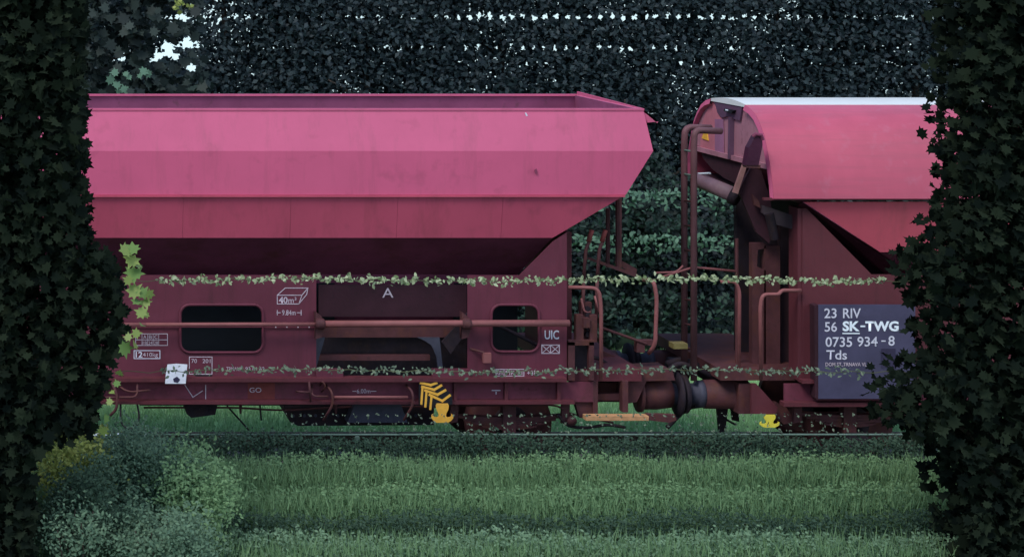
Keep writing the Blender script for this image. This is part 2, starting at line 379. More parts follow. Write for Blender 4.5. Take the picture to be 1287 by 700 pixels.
# gear below
b = B(); b.plate([(232, 508), (273, 508), (270, 521), (240, 525), (234, 520)], .3, .5)
for px in (240, 252, 264): b.lathe([-.01, .0], [.02, .02], P(px, 515, .3), 'y', 8)
b.out('brake_reservoir', DARK, LW)
B().pbox(175, 505, 560, 509.5, .4, .1).out('longitudinal_brace', DARK, LW)
b = B(); b.plate([(355, 507), (545, 507), (545, 534), (374, 535), (364, 530)], .55, 1.2); b.out('discharge_chute', DARK, LW)
b = B(); b.plate([(446, 507), (503, 507), (512, 531), (436, 531)], .30, .2); b.out('chute_spout', GREYD, LW)
b = B()
for k in range(12):
    b.lathe([-.012, 0], [.018, .018], P(368+k*14, 522, .55), 'y', 8)
b.out('chute_bolt', GREYD, LW)
for py, Y_, r_ in ((411, .125, .006), (474, .12, .007)):
    B().tube([P(-400, py, Y_), P(396, py, Y_)], r_, 6).out('conduit', MAROON, LW)
for px in range(150, 396, 14):
    B().lathe([-.006, 0], [.008, .008], P(px, 411+.0, .118), 'y', 6).out('conduit_clip', WHITE2 if px > 335 else MAROON, LW)
B().tube(arc([P(180, 512, .35), P(300, 512, .35), P(352, 516, .35), P(430, 511, .4), P(560, 511, .4)]), .011, 8).out('brake_line', BROWN, LW, True)
B().tube(arc([P(560, 511, .4), P(600, 509, .2), P(700, 509, .2), P(716, 520, .25), P(770, 531, .3)]), .011, 8).out('brake_line', BROWN, LW, True)
for px in (300, 420, 475): B().plate([(px, 505), (px+4, 505), (px+3, 520), (px+1, 520)], .36, .04).out('pipe_hanger', BROWN, LW)
B().lathe([-.09, .09], [.05, .05], P(716, 527, .25), 'y', 20).out('angle_cock', BROWN, LW, True)
B().tube(arc([P(700, 520, .2), P(712, 535, .2), P(735, 538, .25), P(765, 533, .3), P(785, 537, .35)]), .018, 8).out('coupling_hose', DARK, LW, True)
# leaf spring, wheels
def spring(wg, cx, w_=70, top=521, sag=8):
    sp = None
    for i in range(4):
        ww = w_ * (1 - .17*i); pts = []
        for k in range(11):
            u = -1 + 2*k/10; pts.append((cx + u*ww, top + i*4.0 + sag*(1-u*u)*.45 - 0))
        poly = pts + [(x, y+3.6) for x, y in reversed(pts)]
        o = B().plate(poly, .26, .10).out('leaf_spring', BROWN, sp or wg)
        if sp is None: sp = o
    b = B(); b.pbox(cx-8, 508, cx+8, 545, .24, .14); b.out('spring_buckle', BROWN, sp)
    for sx in (-1, 1):
        B().plate([(cx+sx*w_-4, 505), (cx+sx*w_+6, 505), (cx+sx*w_+5, 530), (cx+sx*w_-5, 532)], .22, .05).out('spring_hanger', BROWN, sp)
    c = P(cx, 555, .4); B().box((c.x-.12, .2, c.z-.14), (c.x+.12, .5, c.z+.14)).out('axle_box', DARK, wg)
def wheelset(wg, cx):
    x = P(cx, 500, .65).x; c = (x, 0, .46)
    b = B(); b.lathe([.35, 2.45], [.075, .075], c, 'y', 20); ax = b.out('axle', DARK, wg, True)
    for Y, sg in ((.6, 1), (2.2, -1)):
        b = B(); y0, y1 = (.60, .73) if sg > 0 else (2.20, 2.07)
        b.lathe([y0, y0, y1, y1 + .03*sg, y1+.03*sg, y1+.02*sg], [.40, .46, .46, .49, .40, .2], c, 'y', 48)
        wl = b.out('wheel', BROWN, ax, True)
        b = B(); b.lathe([y0-.01*sg if sg > 0 else y0+.01, y0, y1], [.15, .2, .2], c, 'y', 32); b.out('wheel_hub', DARK, ax, True)
spring(LW, 640); wheelset(LW, 640); wheelset(LW, -60)
# yellow chevron plate and anchor symbol
cp = B().plate([(526, 480.5), (550, 480.5), (568, 496), (568, 508), (545, 513), (526, 508)], .03, .012).out('warning_plate', BLACKP, LW)
Zp = lambda u, v: (500+u/5.85, 440+v/5.85)
for i, (L_, V_, R_) in enumerate((((168,240),(240,256),(280,241)), ((178,268),(265,290),(315,260)), ((200,296),(290,326),(345,295)), ((232,328),(325,372),(378,333)))):
    line(B(), [Zp(*L_), Zp(*V_), Zp(*R_)], 3.0, .026).out('yellow_stripe', YEL, cp)
for a_, b_ in (((178,285),(170,392)), ((208,308),(200,412)), ((245,338),(236,430))):
    line(B(), [Zp(*a_), Zp(*b_)], 2.7, .024).out('yellow_stripe', YEL, cp)

def anchor(wg, cx, top, bot, m, Y, k=1.0):
    h = bot - top
    half = [(0, 0), (7, 0), (8.2, .12), (7.6, .3), (5, .52), (4.6, .64), (6.5, .72), (10, .70), (11.5, .62), (11, .52), (13.5, .6), (13.8, .76), (11, .9), (7, 1.0), (0, 1.0)]
    poly = [(cx+x*k, top+y*h) for x, y in half] + [(cx-x*k, top+y*h) for x, y in reversed(half[1:-1])]
    return B().plate(poly, Y, .012).out('towing_eye_sign', m, wg)
anchor(LW, 555.5, 507, 531, YEL, .0)
# painted writing, left wagon
YT = .136
b = B(); line(b, [(348, 371), (379, 371), (375, 382), (348, 382)], .9, YT, True); line(b, [(348, 371), (358, 362), (386.5, 362), (379, 371)], .9, YT); line(b, [(386.5, 362), (385, 370), (375, 382)], .9, YT); b.out('box_symbol', WHITE2, LW)
text('40', 350, 381, 11, 8, YT, WHITE2, LW, bold=.02); text('m³', 362, 381, 10, 7.5, YT, WHITE2, LW)
text('9.84m', 354, 396, 17, 6.5, YT, WHITE2, LW); b = B(); line(b, [(347.5, 393), (352, 393)], .8, YT); line(b, [(348, 390), (348, 396)], .8, YT); line(b, [(373, 393), (378.5, 393)], .8, YT); line(b, [(378, 390), (378, 396)], .8, YT); b.out('length_mark', WHITE2, LW)
b = B(); line(b, [(170, 419.5), (210, 419.5), (210, 434), (170, 434)], .8, YT, True); line(b, [(170, 427), (210, 427)], .8, YT)
for x in (178, 185, 192, 199): line(b, [(x, 419.5), (x, 434)], .6, YT)
b.out('load_table', WHITE2, LW)
for i, (t1, t2) in enumerate((('A', '18'), ('B', '24'), ('C', '28'))): text(t1, 179.5+7*i, 425.6, 4, 4.5, YT, WHITE2, LW); text(t2, 179+7*i, 433, 5, 4.3, YT, WHITE2, LW)
b = B(); line(b, [(168, 440.5), (200.5, 440.5), (200.5, 450.5), (168, 450.5)], .9, YT, True); b.out('mass_frame', WHITE, LW)
text('12', 170, 448.8, 8.5, 7, YT, WHITE, LW, bold=.02); text('410kg', 179, 448, 19, 5, YT, WHITE2, LW)
b = B(); line(b, [(237.5, 448.5), (266, 448.5), (266, 470), (237.5, 470)], .9, YT, True); b.out('test_frame', WHITE2, LW)
text('70', 240, 456, 7, 5, YT, WHITE2, LW); text('201', 254, 456, 10, 5, YT, WHITE2, LW)
text('TRNAVA', 284, 466, 20, 5, YT, WHITE2, LW); text('93 01 62', 308, 466, 24, 5, YT, WHITE2, LW)
b = B(); Z2 = .152; line(b, [(232, 484), (242, 499), (254, 491)], 1, Z2); line(b, [(228, 503), (258, 503), (258, 484)], 1, Z2); b.out('maintenance_mark', WHITE2, s1)
text('GO', 313, 493, 15, 6, .150, WHITE2, s1)
text('6.00m', 448, 494, 17, 5.5, Z2, WHITE2, s1); b = B(); line(b, [(443, 491.5), (447, 491.5)], .8, Z2); line(b, [(466, 491.5), (472, 491.5)], .8, Z2); b.out('length_mark', WHITE2, s1)
text('UIC', 684, 426, 18, 11, YT, WHITE, LW, bold=.015)
b = B(); line(b, [(680.5, 433.5), (702.5, 433.5), (702.5, 444), (680.5, 444)], 1, YT, True); line(b, [(691.5, 433.5), (691.5, 444)], .9, YT)
for x in (681, 692): line(b, [(x, 434), (x+10.5, 443.5)], .9, YT-.002); line(b, [(x, 443.5), (x+10.5, 434)], .9, YT-.004)
b.out('crossed_box_mark', WHITE2, LW)
b = B(); line(b, [(623, 464), (658, 464), (658, 472.5), (623, 472.5)], .9, YT, True); line(b, [(633, 464), (633, 472.5)], .8, YT); b.out('revision_frame', WHITE2, LW)
text('REV', 624, 471, 8, 5, YT, WHITE2, LW); text('MK 31', 635, 471, 21, 5.5, YT, WHITE2, LW); text('+3M', 662, 471.5, 14, 6, YT, WHITE2, LW)
b = B(); line(b, [(618, 490.5), (628, 490.5)], 1, Z2); line(b, [(623, 492.5), (623, 495)], 1, Z2-.001); b.out('jacking_mark', WHITE, s1)
cd = B().plate([(210, 458), (221, 457), (235, 458), (234, 469), (233, 482), (207, 482), (208, 470)], .0, .008).out('paper_card', PAPER, LW)
B().plate([(217, 476), (222, 473), (226, 477), (223, 481), (218, 480)], -.003, .004).out('ink_blot', SIGND, cd)

# end platform of the left wagon
B().pbox(712, 465, 806, 479, .22, 2.3).out('end_platform', MAROON2, LW)
b = B(); b.pbox(717, 480, 745, 505, .2, .1); b.plate([(722, 505), (745, 505), (752, 527), (728, 525)], .2, .1); b.out('end_bracket', BROWN, LW)
for q in ((745, 479, 751, 520, .16, .12), (782, 479, 789, 518, .16, .12)): B().pbox(*q).out('step_support', BROWN, LW)
B().pbox(751, 495, 782, 503, .3, .1).out('tie_bar', BROWN, LW); B().pbox(745, 481, 790, 505, .8, .1).out('platform_beam', BROWN, LW)
b = B(); b.plate([(788, 479), (812, 479), (800, 505), (788, 507)], .3, .4); b.out('headstock', BROWN, LW)
st = B().pbox(736, 523, 815, 528.5, .02, .13).out('step_board', WOODP, LW)
b = B(); b.plate([(812, 520), (848, 521), (850, 528), (840, 531), (815, 528)], .1, .06); b.out('step_bracket', BROWN, LW)
b = B(); b.pbox(712, 292, 718, 478, .5, 1.8); b.out('end_bulkhead', MAROON2, LW)
b = B(); b.pbox(714, 430, 722, 478, .12, .08); b.pbox(740, 430, 746, 478, .12, .08); b.pbox(714, 428, 746, 434, .12, .08); b.out('cabinet_frame', BROWN, LW)
b = B(); b.pbox(721, 434, 741, 478, .3, .2); b.out('cabinet_back', DARK, LW)
b = B(); b.pbox(724, 396, 733, 430, .2, .1); b.pbox(741, 396, 750, 430, .2, .1); b.pbox(730, 380, 743, 428, .3, .1); b.pbox(733, 400, 741, 412, .16, .1); b.out('valve_box', BROWN, LW)
for k in range(5):
    B().lathe([-.02, .02], [.03, .03], P(738, 388+k*8, .26), 'y', 10).out('spring_coil', DARK, LW)
b = B(); b.tube(arc([P(730, 375, .25), P(734, 392, .25), P(742, 392, .25)]), .012, 8); b.tube(arc([P(747, 372, .25), P(752, 392, .25)]), .012, 8); b.out('linkage', TUBEM, LW, True)
B().tube(arc([P(714, 361, .15), P(752, 362, .05), P(755, 384, .05), P(755, 478, .05)]), .021, 10).out('grab_rail', TUBEM, LW, True)
B().tube(arc([P(808, 352, .4), P(821, 352, .2), P(825, 374, .2), P(823, 433, .2), P(815, 444, .3)]), .022, 10).out('grab_rail', TUBEM, LW, True)
for x0, x1 in ((733, 743), (750, 760)):
    lv = B().tube(arc([P(x0, 352, .3), P(x0+3, 312, .3), P(x1-1, 300, .3)]), .02, 8).out('brake_lever', BROWN, LW, True)
    B().tube([P(x1-4, 304, .3), P(x1+.5, 289, .3)], .026, 10).out('lever_grip', RUST, lv, True)
    B().tube([P(x0, 352, .3), P(x0-1, 400, .32)], .02, 8).out('lever_rod', BROWN, lv, True)
b = B(); b.tube([P(763.5, 262, .6), P(763.5, 336, .6)], .024, 8); b.tube([P(777, 250, .5), P(777, 336, .5)], .036, 8); b.out('hopper_strut', BROWN, LW)
b = B(); b.plate([(738, 326), (742, 324), (802, 345), (800, 349)], .45, .05); b.plate([(772, 330), (778, 326), (800, 338), (799, 347)], .5, .05); b.out('diagonal_brace', BROWN, LW)
b = B(); b.tube([P(753, 411, .5), P(812, 432, .5)], .016, 8); b.pbox(800, 428, 822, 434, .5, .1); b.pbox(800, 434, 810, 443, .5, .1); b.out('brake_linkage', BROWN, LW)
b = B(); b.tube(arc([P(712, 462, .6), P(745, 445, .6), P(780, 470, .7), P(806, 462, .7)]), .022, 8); b.out('air_pipe', DARK, LW, True)
B().plate([(755, 440), (806, 462), (806, 470), (755, 458)], 1.0, .05).out('platform_kick_plate', BROWN, LW)

def buffer_(wg, px_face, px_base, sgn, discr=.245):
    Y = .53; c = P(px_base, 495, Y); f = P(px_face, 495, Y).x; L = f - c.x; a = abs(L)*sgn
    b = B(); b.lathe([0, a*.08, a*.09, a*.62, a*.64], [.2, .2, .165, .16, .14], c, 'x', 32)
    bf = b.out('buffer', BROWN, wg, True)
    b2 = B(); b2.lathe([a*.62, a*.74, a*.75, a*.94], [.15, .15, .12, .12], c, 'x', 28); p1 = b2.out('buffer_plunger', GREYD, bf, True)
    b3 = B(); b3.lathe([a*.90, a*.93, a*.985, a], [.14, discr, discr, .22], c, 'x', 36); p2 = b3.out('buffer_disc', DARK, bf, True)
    f2 = bf.copy(); C.objects.link(f2); f2.parent = wg; f2.location = (0, 1.75, 0)
    for p in (p1, p2): q = p.copy(); C.objects.link(q); q.parent = f2
buffer_(LW, 853, 800, 1)
b = B(); b.plate([(806, 468), (845, 466), (848, 478), (800, 479)], .3, .5); b.out('buffer_cover', BROWN, LW)
cc = P(806, 495, .53); b = B(); b.lathe([-.05, .16, .32], [.17, .17, .15], cc, 'x', 28); b.out('buffer_sleeve', BROWN, LW, True)

# ------------------------------------------------------------------ RIGHT WAGON
RW = empty('roofed_wagon', P(1300, 600, 1.4), 'pink wagon with rounded roof, ladder and slate blue number board, at the right', 'railway wagon')
XE = CX + 8.452                       # end plane of the roof
XR = XE + 8.6
prof = [(0, 3.044), (.03, 3.2), (.10, 3.40), (.19, 3.58), (.27, 3.71), (.38, 3.82), (.52, 3.92), (.68, 3.98), (.85, 4.012)]
def roofside(sgn, m):
    b = B(); pts = [(y if sgn > 0 else 2.8-y, z) for y, z in prof]
    n = len(pts); x0, x1 = XE, XR
    vs = []
    for x in (x0, x1):
        for y, z in pts: vs.append((x, y, z))
        for y, z in pts: vs.append((x, y + .02*sgn, z - .012))
    fs = []
    for i in range(n-1):
        fs.append([i, i+1, 2*n+i+1, 2*n+i]); fs.append([n+i, n+i+1, 3*n+i+1, 3*n+i]); 
        fs.append([i, i+1, n+i+1, n+i]); fs.append([2*n+i, 2*n+i+1, 3*n+i+1, 3*n+i])
    fs.append([0, n, 3*n, 2*n]); fs.append([n-1, 2*n-1, 4*n-1, 3*n-1])
    b.add(vs, fs); return b
r1 = roofside(1, ROOFPINK).out('roof_flap', ROOFPINK, RW, True); r2 = roofside(-1, ROOFPINK).out('roof_flap', ROOFPINK, RW, True)
for o in (r1, r2):
    o.modifiers.new('es', 'EDGE_SPLIT').split_angle = R(30)
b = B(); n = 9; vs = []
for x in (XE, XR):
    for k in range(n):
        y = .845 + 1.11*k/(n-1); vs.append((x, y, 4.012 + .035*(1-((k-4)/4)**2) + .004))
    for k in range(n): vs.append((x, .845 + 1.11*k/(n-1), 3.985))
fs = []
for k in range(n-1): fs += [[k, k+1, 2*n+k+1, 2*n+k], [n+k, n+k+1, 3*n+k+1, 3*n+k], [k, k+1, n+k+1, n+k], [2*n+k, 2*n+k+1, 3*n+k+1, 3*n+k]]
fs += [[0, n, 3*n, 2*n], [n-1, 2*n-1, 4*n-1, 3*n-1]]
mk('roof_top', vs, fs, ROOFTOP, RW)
# end trims, one for each flap
for sgn in (1, -1):
    outer = [(y, z) for y, z in prof]; inner = []
    for i, (y, z) in enumerate(outer):
        a = outer[max(i-1, 0)]; c = outer[min(i+1, len(outer)-1)]; t = Vector((c[0]-a[0], c[1]-a[1])).normalized(); inner.append((y + t.y*.06, z - t.x*.06))
    n = len(outer); f = (lambda y: y) if sgn > 0 else (lambda y: 2.8-y)
    vs = [(XE-.002, f(y), z) for y, z in outer] + [(XE-.02, f(y), z) for y, z in inner] + [(XE+.03, f(y), z-.013) for y, z in inner]
    fs = [[i, i+1, n+i+1, n+i] for i in range(n-1)] + [[n+i, n+i+1, 2*n+i+1, 2*n+i] for i in range(n-1)]
    mk('flap_end_trim', vs, fs, PINK, RW)
# end wall of the roof: placed by (Y, z) at end plane
def ewall(name, poly, m, dx=0.02, t=.015, parent=None):
    v = [(XE+dx, y, z) for y, z in poly]; return B().slab(v, (t, 0, 0)).out(name, m, parent or RW)
def epos(px, py):                        # picture position to the end plane
    s = px / 8.452; Y = 115*DIST/s - DIST; return (Y, HGT - (py+38)/s)
arcw = [(y+.004, z-.014) for y, z in prof if z > 3.3]
full = arcw + [(2.8-y, z) for y, z in reversed(arcw)]
ewall('roof_end_wall', full, ENDM, .035)
ewall('end_visor', [epos(895, 124), epos(931, 133), epos(928, 152), epos(921, 150), epos(917, 146), epos(905, 148), epos(900, 142)], VISOR, .01, .03)
ewall('end_wall_panel', [epos(893, 128), epos(901, 147), epos(905, 150), epos(906, 196), epos(877, 188), epos(878, 160), epos(884, 142)], EFAC, .024, .02)
ewall('end_wall_panel', [epos(896, 150), epos(906, 150), epos(907, 197), epos(896, 194)], mat('faded_mauve', (.30, .13, .22), .6, .15, 4), .018, .01)
ewall('end_rib', [epos(917, 147), epos(919, 147), epos(918, 200), epos(916, 200)], VISOR, -.02, .06)
ewall('end_latch', [epos(913, 137), epos(924, 139), epos(922, 143), epos(912, 140)], BLACKP, -.03, .05)
ewall('bolt_plate', [epos(915, 137.5), epos(918, 138), epos(918, 139.6), epos(914.5, 139)], BRIGHT, -.034, .003)
ewall('yellow_tag', [epos(882, 168), epos(887, 168), epos(888, 177), epos(880, 174)], YEL, .012, .01)
# sloped end plate below (faces down, its shade put into the dark colour)
a1, a2 = epos(875, 187), epos(958, 207)
ewall('dark_end_plate', [epos(873, 186), epos(934, 206), epos(928, 236), epos(905, 224), epos(890, 213), epos(879, 200)], CHUTE, .045, .015)
sl_ = B().slab([(XE+.03, 2.62, 3.40), (XE+.03, .12, 3.36), (XE+.95, .45, 2.62), (XE+.95, 2.35, 2.62)], (.01, 0, .02)).out('sloped_end_plate', UNDER, RW)
B().box((XE+.0, .10, 3.345), (XE+.04, 2.64, 3.40)).out('end_sill', ENDM, RW)
# pneumatic cylinder, strut, lever, arm
cy = B().tube([P(876, 226, 1.6), P(921, 245, .9)], .088, 20).out('roof_cylinder', mat('dusty_cylinder', (.20, .12, .14), .55, .2, 6), RW, True)
B().tube([P(919, 244, .9), P(928, 248.5, .85)], .11, 18).out('cylinder_cap', DARK, cy, True)
B().tube([P(870, 219, 1.7), P(892, 218, 1.3)], .012, 8).out('air_pipe', GALVW, RW)
b = B(); b.plate([(937, 197), (941, 200), (927, 244), (921, 242)], .35, .04); b.out('flap_strut', mat('strut_paint', (.26, .13, .12), .6, .2, 5), RW)
lv = B(); lv.plate([(949, 171), (957, 172), (958, 182), (953, 208), (937, 208), (941, 186)], -.03, .12); lv = lv.out('flap_latch', mat('latch_dark_red', (.05, .012, .03), .5, .2, 6), RW)
B().tube([P(946, 172, -.02), P(949, 169, -.03), P(956, 170, -.03), P(958, 176, -.02)], .022, 8).out('latch_pin', UNDER, lv)
B().plate([(936, 208), (956, 208), (955, 212), (938, 211)], -.02, .1).out('latch_foot', BROWN, lv)
b = B(); b.plate([(928, 240), (943, 212), (956, 214), (968, 252), (972, 292), (966, 306), (950, 292)], .42, .05); b.out('flap_arm', CHUTE, RW)
b = B(); b.tube([P(966, 268, .3), P(973, 300, .35)], .05, 12); b.out('arm_pivot', DARK, RW)
B().plate([(958, 258), (1008, 275), (1008, 292), (974, 282), (958, 268)], .3, .06).out('end_beam', mat('beam_grey_brown', (.06, .04, .048), .6, .2, 5), RW)
B().plate([(945, 244), (953, 252), (956, 262), (948, 258)], .33, .04).out('pivot_link', BROWN, RW)
# hopper side of right wagon
q = B().slab([P(1009, 254, .08), P(1900, 252, .08), P(1900, 317, .24), P(1106, 317, .24)], (0, .014, -.004)); q.out('hopper_side_panel', RLOW, RW)
q = B().slab([P(1011, 258, .10), P(1106, 318, .36), P(1900, 318, .36), P(1900, 360, .9), P(1150, 347+40, .9), P(1060, 320, .6)], (0, .012, .004)); 
B().slab([P(1106, 317.5, .25), P(1900, 317.5, .25), P(1900, 349, .85), P(1152, 349, .85)], (0, .014, 0)).out('underside_panel', UNDER, RW)
B().slab([P(1009, 254.5, .05), P(1106, 317.5, .25), P(1152, 349, .85), P(1130, 360, 1.2), P(1000, 262, 1.2)], (0, .01, .01)).out('sloped_end_plate', UNDER, RW)
B().slab([P(1152, 349, .85), P(1900, 349, .85), P(1900, 475, 1.05), P(1152, 475, 1.05)], (0, .014, 0)).out('discharge_funnel_plate', UNDER, RW)
B().box((XE+.62, .4, 1.15), (XE+.64, 2.6, 3.02)).out('dark_end_fill', DARK, RW)  # added dark sheet, shuts off the view through the wagon end
B().box((XE+.10, .12, 3.03), (XR, 2.7, 3.05)).out('dark_roof_fill', CHUTE, RW)  # added dark sheet, stands for the shade under the roof
B().pbox(1013, 256, 1900, 475, 1.15, .02).out('dark_side_fill', CHUTE, RW)  # added dark sheet, darkens the gap behind the hopper side
B().pbox(960, 249, 1900, 252, .02, .06).out('roof_gutter', MAROON2, RW)
b = B(); b.plate([(1008, 262), (1013, 262), (1095, 345), (1900, 345), (1900, 478), (1008, 478)], .14, .012); body = b.out('side_panel', MAROON2, RW)
# end framing between
B().pbox(925, 262, 941, 478, 1.3, .08).out('end_column', DARK, RW)
B().plate([(925, 248), (1006, 290), (1006, 478), (925, 478)], 1.25, .02).out('end_sheet', DARK, RW)
b = B(); b.plate([(945, 306), (962, 306), (962, 312), (952, 314), (951, 335), (962, 340), (962, 478), (945, 478)], .55, .1); b.pbox(960, 309, 980, 478, .55, .12); b.out('end_column', BROWN, RW)
b = B(); b.pbox(981, 285, 1000, 478, .7, .1); b.out('end_column', mat('column_dark_brown', (.06, .03, .036), .6, .2, 4), RW)
b = B(); b.pbox(1002, 262, 1008.5, 478, .15, .25); b.out('corner_post', MAROON2, RW)
b = B(); b.tube([P(925.5, 300, .6), P(925.5, 478, .6)], .02, 8); b.out('corner_pipe', BROWN, RW)
b = B(); b.tube(arc([P(905, 354, .3), P(924, 354, .3), P(929, 366, .3), P(928, 478, .3)]), .02, 10); b.out('grab_rail', TUBEM, RW, True)
b = B(); b.tube(arc([P(1006, 365, .1), P(982, 365, .06), P(978, 370, .04), P(958, 370, .02), P(955, 384, .02), P(956, 478, .02)]), .021, 10); b.out('grab_rail', TUBEM, RW, True)
B().lathe([-.05, .02], [.035, .035], P(1000, 445, .5), 'y', 12).out('tap', TUBEM, RW)
B().plate([(994, 430), (1002, 428), (1002, 452), (994, 452)], .56, .05).out('valve_box', DARK, RW)
# number board
sb2 = B().plate([(1028, 383), (1150, 383), (1150, 501), (1028, 501)], .0, .025).out('number_board', SIGNM, RW)
B().plate([(1023, 384), (1028, 383), (1028, 503), (1024, 500)], .004, .13).out('board_edge', CHUTE, sb2)
B().plate([(1107, 438), (1125, 438), (1125, 462), (1107, 462)], -.004, .003).out('blanked_patch', SIGND, sb2)
YB = -.005
for t, x, y, ww, h, m, bd in (('23', 1035.5, 399.5, 15.5, 12, WHITE, .012), ('RIV', 1059, 399.5, 22.5, 12, WHITE, .012), ('56', 1036, 416.5, 15.5, 12, WHITE, .012),
        ('SK', 1058.5, 415.5, 21.5, 12, BRIGHT, .04), ('TWG', 1087, 415.5, 42, 12, BRIGHT, .04),
        ('0735', 1037, 435.5, 33.5, 12, WHITE, .012), ('934', 1077, 435, 25.5, 12, WHITE, .012), ('8', 1116, 434, 8, 12, WHITE, .012), ('Tds', 1038, 451.5, 26, 11.5, WHITE, .012),
        ('DOM ST.,TRNAVA VL.VL.', 1037, 460, 60, 4.6, WHITE2, .01)):
    text(t, x, y, ww, h, YB, m, sb2, bold=bd)
b = B(); line(b, [(1059, 419), (1079.5, 419)], 1.4, YB); line(b, [(1082, 410), (1086, 410)], 2, YB); b.out('underline', BRIGHT, sb2)
b = B(); line(b, [(1108, 428.5), (1112, 428.5)], 1.4, YB); b.out('dash', WHITE, sb2)
# ladder
ld = B(); 
for px, Y in ((859.5, .9), (871.5, .45)):
    ld.tube(arc([P(906 if px > 870 else 893, 165 if px > 870 else 161, Y+.1), P(px+1, 160 if px < 870 else 164, Y), P(px, 182, Y), P(px, 478, Y)], 8), .036, 12)
lad = ld.out('ladder', TUBEM if False else mat('ladder_paint', (.13, .058, .065), .55, .2, 5), RW, True)
for py in (190, 220, 253, 284, 315, 346, 377, 408, 438):
    B().tube([P(859.5, py-1, .9), P(871.5, py+1, .45)], .012, 8).out('rung', GALV if py < 230 else BROWN, lad)
b = B(); b.pbox(846, 432, 864, 438.5, .5, .16); b.out('foot_block', mat('ochre_paint', (.20, .16, .06), .6, .2, 6), RW)
b = B(); b.tube(arc([P(823, 343, .5), P(850, 342, .5), P(858, 334, .5)]), .012, 8); b.tube(arc([P(832, 348, .5), P(858, 340, .5), P(872, 336, .5), P(925, 341, .6)]), .014, 8); b.out('air_pipe', TUBEM, RW, True)
# right platform, sole bar, bracket
B().pbox(905, 464, 1008, 478, .25, 2.2).out('end_platform', BROWN, RW)
s2 = B(); s2.pbox(985, 482, 1900, 507, .16, .02); s2 = s2.out('sole_bar', SOLE, RW)
B().pbox(1008, 478, 1900, 482, .03, .15).out('top_flange', MAROON2, s2)
B().pbox(985, 506, 1900, 511, .05, .13).out('bottom_flange', MAROON2, s2)
b = B(); b.plate([(928, 482), (944, 482), (944, 520), (928, 520)], .28, .3); b.out('headstock', BROWN, RW)
b = B(); b.plate([(944, 482), (950, 482), (977, 512), (975, 520), (944, 520)], .2, .04); b.out('headstock_gusset', MAROON2, RW)
b = B(); b.plate([(975, 505), (988, 512), (1000, 530), (985, 533), (970, 520)], .3, .1); b.out('step_hanger', BROWN, RW)
buffer_(RW, 856, 928, -1, .215)
anchor(RW, 967, 521, 537, YELG, .1, .92)
spring(RW, 1068, 66, 518, 8); wheelset(RW, 1068)
B().pbox(1010, 512, 1900, 517, .6, .3).out('longitudinal_brace', DARK, RW)
# coupling between the wagons
cp_ = B(); cp_.tube(arc([P(800, 480, 1.4), P(850, 505, 1.4), P(905, 500, 1.4), P(940, 480, 1.4)]), .035, 10); 
cp_.tube(arc([P(838, 458, .95), P(856, 452, .95), P(880, 462, .95), P(905, 474, 1.0)]), .045, 10)
cpo = cp_.out('coupling_chain', DARK, None, True); setp(cpo, 'dark screw coupling and hoses hanging between the two wagons', 'coupling')
b = B(); b.tube(arc([P(838, 537, .5), P(862, 512, .6), P(890, 508, .9)]), .026, 10); b.tube(arc([P(835, 470, .5), P(852, 455, .5), P(880, 465, .5), P(900, 478, .6)]), .030, 10); b.out('brake_hose', DARK, RW, True)
b = B(); b.plate([(901, 508), (915, 510), (911, 545), (904, 543)], .8, .06); b.plate([(918, 512), (927, 512), (929, 530), (920, 528)], 1.0, .03); b.tube([P(912, 527, .8), P(925, 534, .8)], .012, 8); b.out('brake_hanger', DARK, RW)
b = B(); b.plate([(845, 466), (870, 466), (885, 478), (905, 480), (900, 468), (870, 455), (848, 455)], 1.2, .3); b.out('draw_hook', DARK, RW)

# ------------------------------------------------------------------ VEGETATION
MAPLE = [(0, -.5), (.12, -.32), (.38, -.36), (.30, -.14), (.52, .04), (.30, .06), (.24, .26), (.12, .20), (0, .52), (-.12, .20), (-.24, .26), (-.30, .06), (-.52, .04), (-.30, -.14), (-.38, -.36), (-.12, -.32)]
OVAL = [(0, -.5), (.26, -.12), (.2, .22), (0, .5), (-.2, .22), (-.26, -.12)]
DIA = [(0, -.5), (.3, 0), (0, .5), (-.3, 0)]
BLADE = [(-.04, 0), (.04, 0), (.0, 1)]
def leaves(name, pos, size, m, shape=DIA, parent=None, face=None, spread=1.0, sizevar=.35, up=False):
    pos = np.asarray(pos, float); n = len(pos)
    if n == 0: return None
    if parent is not None: pos = pos - np.array(root_of(parent).location)
    sh = np.array(shape, float); k = len(sh)
    f = np.array(face if face is not None else (0, -.8, .6)); nr = f + rng.normal(0, spread*.6, (n, 3)); nr /= np.linalg.norm(nr, axis=1)[:, None]
    if up: d = np.stack([rng.normal(0, .25, n), rng.normal(0, .25, n), np.ones(n)], 1)
    else: d = rng.normal(0, 1, (n, 3)); d[:, 2] -= .4
    t = d if up else d - nr * (d*nr).sum(1)[:, None]
    t /= np.linalg.norm(t, axis=1)[:, None]
    if up: nr = nr - t*(nr*t).sum(1)[:, None]; nr /= np.linalg.norm(nr, axis=1)[:, None]
    u = np.cross(t, nr); s = size * (1 + rng.uniform(-sizevar, sizevar, n))
    fold = np.abs(sh[:, 0])*.35
    v = pos[:, None, :] + s[:, None, None]*(u[:, None, :]*sh[None, :, 0, None] + t[:, None, :]*sh[None, :, 1, None] + nr[:, None, :]*fold[None, :, None])
    me = bpy.data.meshes.new(name); me.vertices.add(n*k); me.vertices.foreach_set('co', v.reshape(-1))
    me.loops.add(n*k); me.loops.foreach_set('vertex_index', np.arange(n*k)); me.polygons.add(n)
    me.polygons.foreach_set('loop_start', np.arange(n)*k)
    me.update(calc_edges=True); me.materials.append(m)
    o = bpy.data.objects.new(name, me); C.objects.link(o); o.parent = parent
    return o
def XW(px, Y): return CX + np.asarray(px) * (DIST+Y) / (115*DIST)
